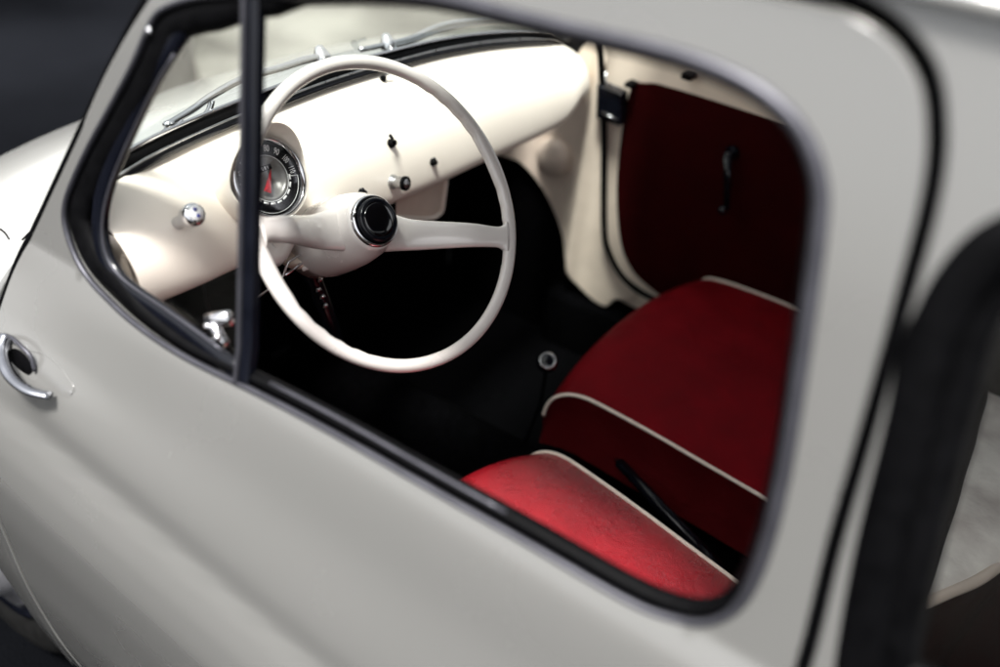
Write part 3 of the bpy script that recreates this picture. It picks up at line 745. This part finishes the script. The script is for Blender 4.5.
MB().add(*sweep(cr([pt(302, 268, -.08), pt(312, 266, -.09), pt(325, 268, -.10), pt(336, 267, -.11)], 6), lambda t: [(a*(.0055-.0035*t), b_*.004) for a, b_ in circ(1, 12)])).build('light_stalk', 'wheelp', col_)
lk = cr([pt(306, 266, -.04), pt(318, 290, -.05), pt(330, 325, -.06), pt(338, 350, -.06)], 6)
lo = MB().add(*tube(lk, .013, 16)).build('steering_lock', 'gloss', col_)
for i_, (x, y) in enumerate([(320, 280), (318, 290), (322, 297), (325, 306)]):
    c = pt(x, y, -.072); MB().add(*lathe(c, (-.6, .4, .6), [(.0045, -.01), (.0045, .002), (0, .0045)], 12)).build('bolt', 'chrome', lo)
# pedals
for y, x in ((.36, .16), (.25, .17), (.15, .18)):
    pdl = MB().add(*box((x, y, .34), (.014, .05, .06), Matrix.Rotation(rad(-25), 3, 'Y'), .005)).build('pedal', 'black', car)
    MB().add(*tube([V((x+.01, y, .35)), V((x+.06, y, .46)), V((x+.07, y, .62))], .006, 8)).build('pedal_arm', 'gloss', pdl)

# ------------------------------------------------------------------ far pillar / kick panel
def kp(x, y, yy=-.545): return at(x, y, (0, 1, 0), yy)
outl = [(588, 40), (601, 60), (603, 130), (602, 225), (607, 255), (618, 278), (634, 294), (626, 300), (612, 299), (604, 306), (590, 298), (575, 280), (565, 245), (553, 210), (536, 180), (516, 160), (490, 150), (520, 125), (560, 90)]
out2 = [(kp(a, b).x, kp(a, b).z) for a, b in outl]
out2 = cr2(out2, 3)
patch('kick_panel', out2, [], lambda x, z: V((x, .548-.02*math.exp(-((x+.075)/.02)**2), z)), 'beige', car, mirror=True, step=.012, depth=.02, rim=.006, flip=True)
c = kp(553, 158, -.54); MB().add(*lathe(c, (0, 1, 0), [(.045, -.012), (.043, .002), (.034, .010), (.018, .016), (0, .018)], 32)).build('speaker_boss', 'beige', car)
# the near kick panel, plain
MB().add(*box((.0, .535, .60), (.13, .02, .50), None, .008)).build('kick_panel', 'beige', car)
# rubber door aperture seals
for k in (-1, 1):
    pth = [at(x, y, (0, 1, 0), -.530) for x, y in [(598, 25), (601, 60), (604, 130), (604, 225), (609, 252), (622, 276), (642, 293), (670, 305), (700, 312), (760, 330)]]
    pth = [V((p.x, p.y*-k, p.z)) for p in pth][(0 if k < 0 else 3):]
    MB().add(*sweep(cr(pth, 6), circ(.0068, 10))).build('door_seal', 'black', car)

# ------------------------------------------------------------------ seats
def seat(y0f, y1f, y0r, y1r, xf, xr, z, label, bow, skew=0, zr=0):
    st = empty('front_seat', car); tag(st, label=label)
    th = .135
    # profile in (s along length): x, z of top; the front rolls over
    prof = []
    R_ = .055
    for i in range(9):
        a = rad(-80+i*170/8*.94); prof.append((xf-R_+R_*math.cos(a)*.95 if True else 0, z-R_-.012+R_*math.sin(a)))
    prof = [(xf-.045, z-th), (xf-.012, z-th+.004), (xf+.000, z-.085), (xf+.0, z-.055), (xf-.008, z-.030), (xf-.026, z-.013), (xf-.055, z-.004), (xf-.10, z), (xf-.2, z+.001), (xf-.3, z-.002+zr*.7), (xr, z-.006+zr)]
    pr = cr([V((a, 0, b)) for a, b in prof], 5)
    def Y(x, v):
        t = max(0, min(1, (xf-x)/(xf-xr)))
        c0 = y0f+(y0r-y0f)*t; c1 = y1f+(y1r-y1f)*t
        nose = .02*max(0, 1-t*6)**2
        return (c0+nose) + (c1-c0-2*nose)*v
    def P(u, v):
        p = pr[int(round(u*(len(pr)-1)))]
        crown = .026*(1-abs(2*v-1)**2.6)
        t = max(0, min(1, (p.z-(z-.09))/.07))
        lead = max(0, min(1, 1-(xf-p.x)/.35))
        return V((p.x+(bow*(1-(2*v-1)**2)+skew*(v-0))*lead, Y(p.x, v), p.z+crown*t))
    b = MB(); nu = len(pr)-1; b.add(*grid(P, nu, 24))
    o = b.build('cushion', 'redlitworn' if y0f > 0 else 'red', st)
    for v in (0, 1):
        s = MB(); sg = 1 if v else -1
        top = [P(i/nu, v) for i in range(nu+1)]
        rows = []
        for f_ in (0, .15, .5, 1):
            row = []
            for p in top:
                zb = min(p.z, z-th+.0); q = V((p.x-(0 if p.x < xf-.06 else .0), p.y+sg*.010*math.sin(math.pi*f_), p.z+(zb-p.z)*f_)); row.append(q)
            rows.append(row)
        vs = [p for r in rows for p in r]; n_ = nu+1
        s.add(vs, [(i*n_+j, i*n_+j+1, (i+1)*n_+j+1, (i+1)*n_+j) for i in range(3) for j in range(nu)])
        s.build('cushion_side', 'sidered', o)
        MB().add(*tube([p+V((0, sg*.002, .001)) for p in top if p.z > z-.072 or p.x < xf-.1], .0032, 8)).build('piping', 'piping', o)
    # backrest
    bk = []
    def B(u, v):
        y = y0r+.01+(y1r-y0r-.02)*v; h = .30*u; xx = xr-.035-.045*u; zz = z-.01+h
        return V((xx+.02*(1-(2*v-1)**4)*math.sin(math.pi*min(1, u+.1)), y, zz))
    def B2(u, v): return B(u, v)+V((-.045*math.sin(math.pi*max(.02, min(.98, v)))**.4*math.sin(math.pi*max(.05, min(.98, u*.95+.02)))**.3, 0, 0))
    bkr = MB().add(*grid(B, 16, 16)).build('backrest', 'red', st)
    MB().add(*grid(B2, 16, 16)).build('backrest_shell', 'carpet', bkr)
    return st
pa = at(562, 395, (0, 0, 1), .45); 
seat(-.020, -.535, .012, -.545, -.330, -.79, .452, 'passenger seat in red leather, toned dark for shade, with cream piping', .030, -.055)
seat(.118, .52, .190, .545, -.375, -.79, .45, 'driver seat in red leather, toned bright for window light, with cream piping, nearest the open window', .045, .03)
for (y0, y1) in ((-.03, -.52), (.13, .52)):
    for yy in (y0-.05 if y0 < 0 else y0+.05, y1+.05 if y1 < 0 else y1-.05):
        MB().add(*box((-.6, yy, .20), (.45, .02, .20), None, .004)).build('seat_rail', 'black', car)
# hand brake
hbk = empty('handbrake', car)
h0 = at(619, 462, (0, 0, 1), .39); h1 = at(716, 566, (0, 0, 1), .36)
dr_ = (h1-h0)
o = MB().add(*tube([h0, h0+dr_*.5, h0+dr_*1.1], lambda t: .0090+.002*t, 14)).build('lever', 'gloss', hbk)
MB().add(*lathe(h0, -dr_, [(.0085, -.004), (.0075, 0), (.0045, .002), (.0045, .008), (0, .009)], 16)).build('release_button', 'chrome', o)
# gear lever
gl = empty('gear_lever', car); g0 = at(547, 363, (0, 0, 1), .45)
MB().add(*tube([V((g0.x+.02, g0.y+.02, .2)), g0-V((0, 0, .1)), g0], .0032, 10)).build('gear_stick', 'carpet', gl)
kb = MB().add(*lathe(g0, (-.25, .45, .85), [(.006, -.022), (.014, -.014), (.0185, -.002), (.0185, .004), (.016, .011), (.0125, .0145)], 28)).build('gear_knob', 'gloss', gl)
MB().add(*lathe(g0, (-.25, .45, .85), [(.0165, .0085), (.0168, .0115), (.0145, .0140), (.0128, .0148), (.0125, .013)], 28, cap=False)).build('knob_ring', 'chrome', kb)
# rear bench, cream
rb = empty('rear_seat', car)
pr_ = [at(925, 603, (0, 0, 1), .52), at(950, 592, (0, 0, 1), .52), at(978, 580, (0, 0, 1), .52), at(1003, 562, (0, 0, 1), .52), at(1035, 535, (0, 0, 1), .52)]
fr0 = at(984, 402, (0, 0, 1), .52)
edge_ = cr(pr_, 8)
far_ = [V((fr0.x, fr0.y, .52)).lerp(V((-1.5, -.52, .52)), i/(len(edge_)-1)) for i in range(len(edge_))]
last = edge_[-1]
edge_ += [last.lerp(V((-1.5, .1, .52)), i/8) for i in range(1, 9)]
far_ = [V((fr0.x-.54*i/(len(edge_)-1), fr0.y-.04, .52)) for i in range(len(edge_))]
def RB(u, v):
    i = int(round(u*(len(edge_)-1))); p = edge_[i].lerp(far_[i], v)
    return p+V((0, 0, .022*math.sin(math.pi*v)**.6+.004*math.sin(v*23+u*9)))
o = MB().add(*grid(RB, len(edge_)-1, 26)).build('bench_cushion', 'cloth', rb)
MB().add(*tube(edge_, .008, 10)).build('piping', 'beige', o)
def RF(u, v):
    i = int(round(u*(len(edge_)-1))); p = edge_[i]; return V((p.x, p.y+.02*v, .52-.34*v))
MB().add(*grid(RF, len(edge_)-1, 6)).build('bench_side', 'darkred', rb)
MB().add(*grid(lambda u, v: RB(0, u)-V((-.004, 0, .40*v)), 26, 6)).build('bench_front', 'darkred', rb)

# ------------------------------------------------------------------ ground
g = MB().add([(-60, -60, -.06), (60, -60, -.06), (60, 60, -.06), (-60, 60, -.06)], [(0, 1, 2, 3)]).build('ground', 'asphalt', None, smooth=False); g['kind'] = 'structure'
p1 = at(206, 100, (0, 0, 1), -.056); p2 = at(186, 30, (0, 0, 1), -.056); dd = (p2-p1).normalized()
A = p1-dd*1.0; B = p1+dd*40; sd = V((dd.y, -dd.x, 0))
pv = MB().add([A, B, B+sd*30, A+sd*30], [(0, 1, 2, 3)]).build('glare_pavement', 'glarepaving', None, smooth=False); pv['kind'] = 'structure'  # pale ground added to stand for the bright windscreen reflection

# ------------------------------------------------------------------ light
sdir = V((-.02, .32, .945)).normalized()   # towards the sun
elev = math.asin(sdir.z)
w = bpy.data.worlds.new('World'); sc.world = w; w.use_nodes = True; nt = w.node_tree
bg = nt.nodes['Background']; bg.inputs[1].default_value = .050
sk = nt.nodes.new('ShaderNodeTexSky'); sk.sky_type = 'NISHITA'; sk.sun_disc = False
sk.sun_elevation = elev; sk.sun_rotation = math.atan2(sdir.x, sdir.y); sk.dust_density = 4; sk.air_density = 1.0; sk.ozone_density = .6
hs = nt.nodes.new('ShaderNodeHueSaturation'); hs.inputs['Saturation'].default_value = .12
nt.links.new(sk.outputs[0], hs.inputs['Color']); nt.links.new(hs.outputs[0], bg.inputs[0])
su = bpy.data.lights.new('sun', 'SUN'); su.energy = 1.5; su.angle = rad(12); su.color = (1, .97, .93)
so = bpy.data.objects.new('sun', su); COL.objects.link(so); so.rotation_euler = sdir.to_track_quat('Z', 'Y').to_euler()

# ------------------------------------------------------------------ camera
cd = bpy.data.cameras.new('camera'); co = bpy.data.objects.new('camera', cd); COL.objects.link(co); sc.camera = co
co.matrix_world = Matrix((( _r.x, _u.x, -_f.x, CAM.x), (_r.y, _u.y, -_f.y, CAM.y), (_r.z, _u.z, -_f.z, CAM.z), (0, 0, 0, 1)))
cd.sensor_width = 36; cd.lens = FOC*36; cd.clip_start = .02; cd.clip_end = 300
cd.dof.use_dof = True; cd.dof.focus_distance = 1.13; cd.dof.aperture_fstop = 1.5
sc.view_settings.view_transform = 'Standard'; sc.view_settings.look = 'None'; sc.view_settings.exposure = 2.7; sc.view_settings.gamma = 1
sc.cycles.max_bounces = 10; sc.cycles.transparent_max_bounces = 16
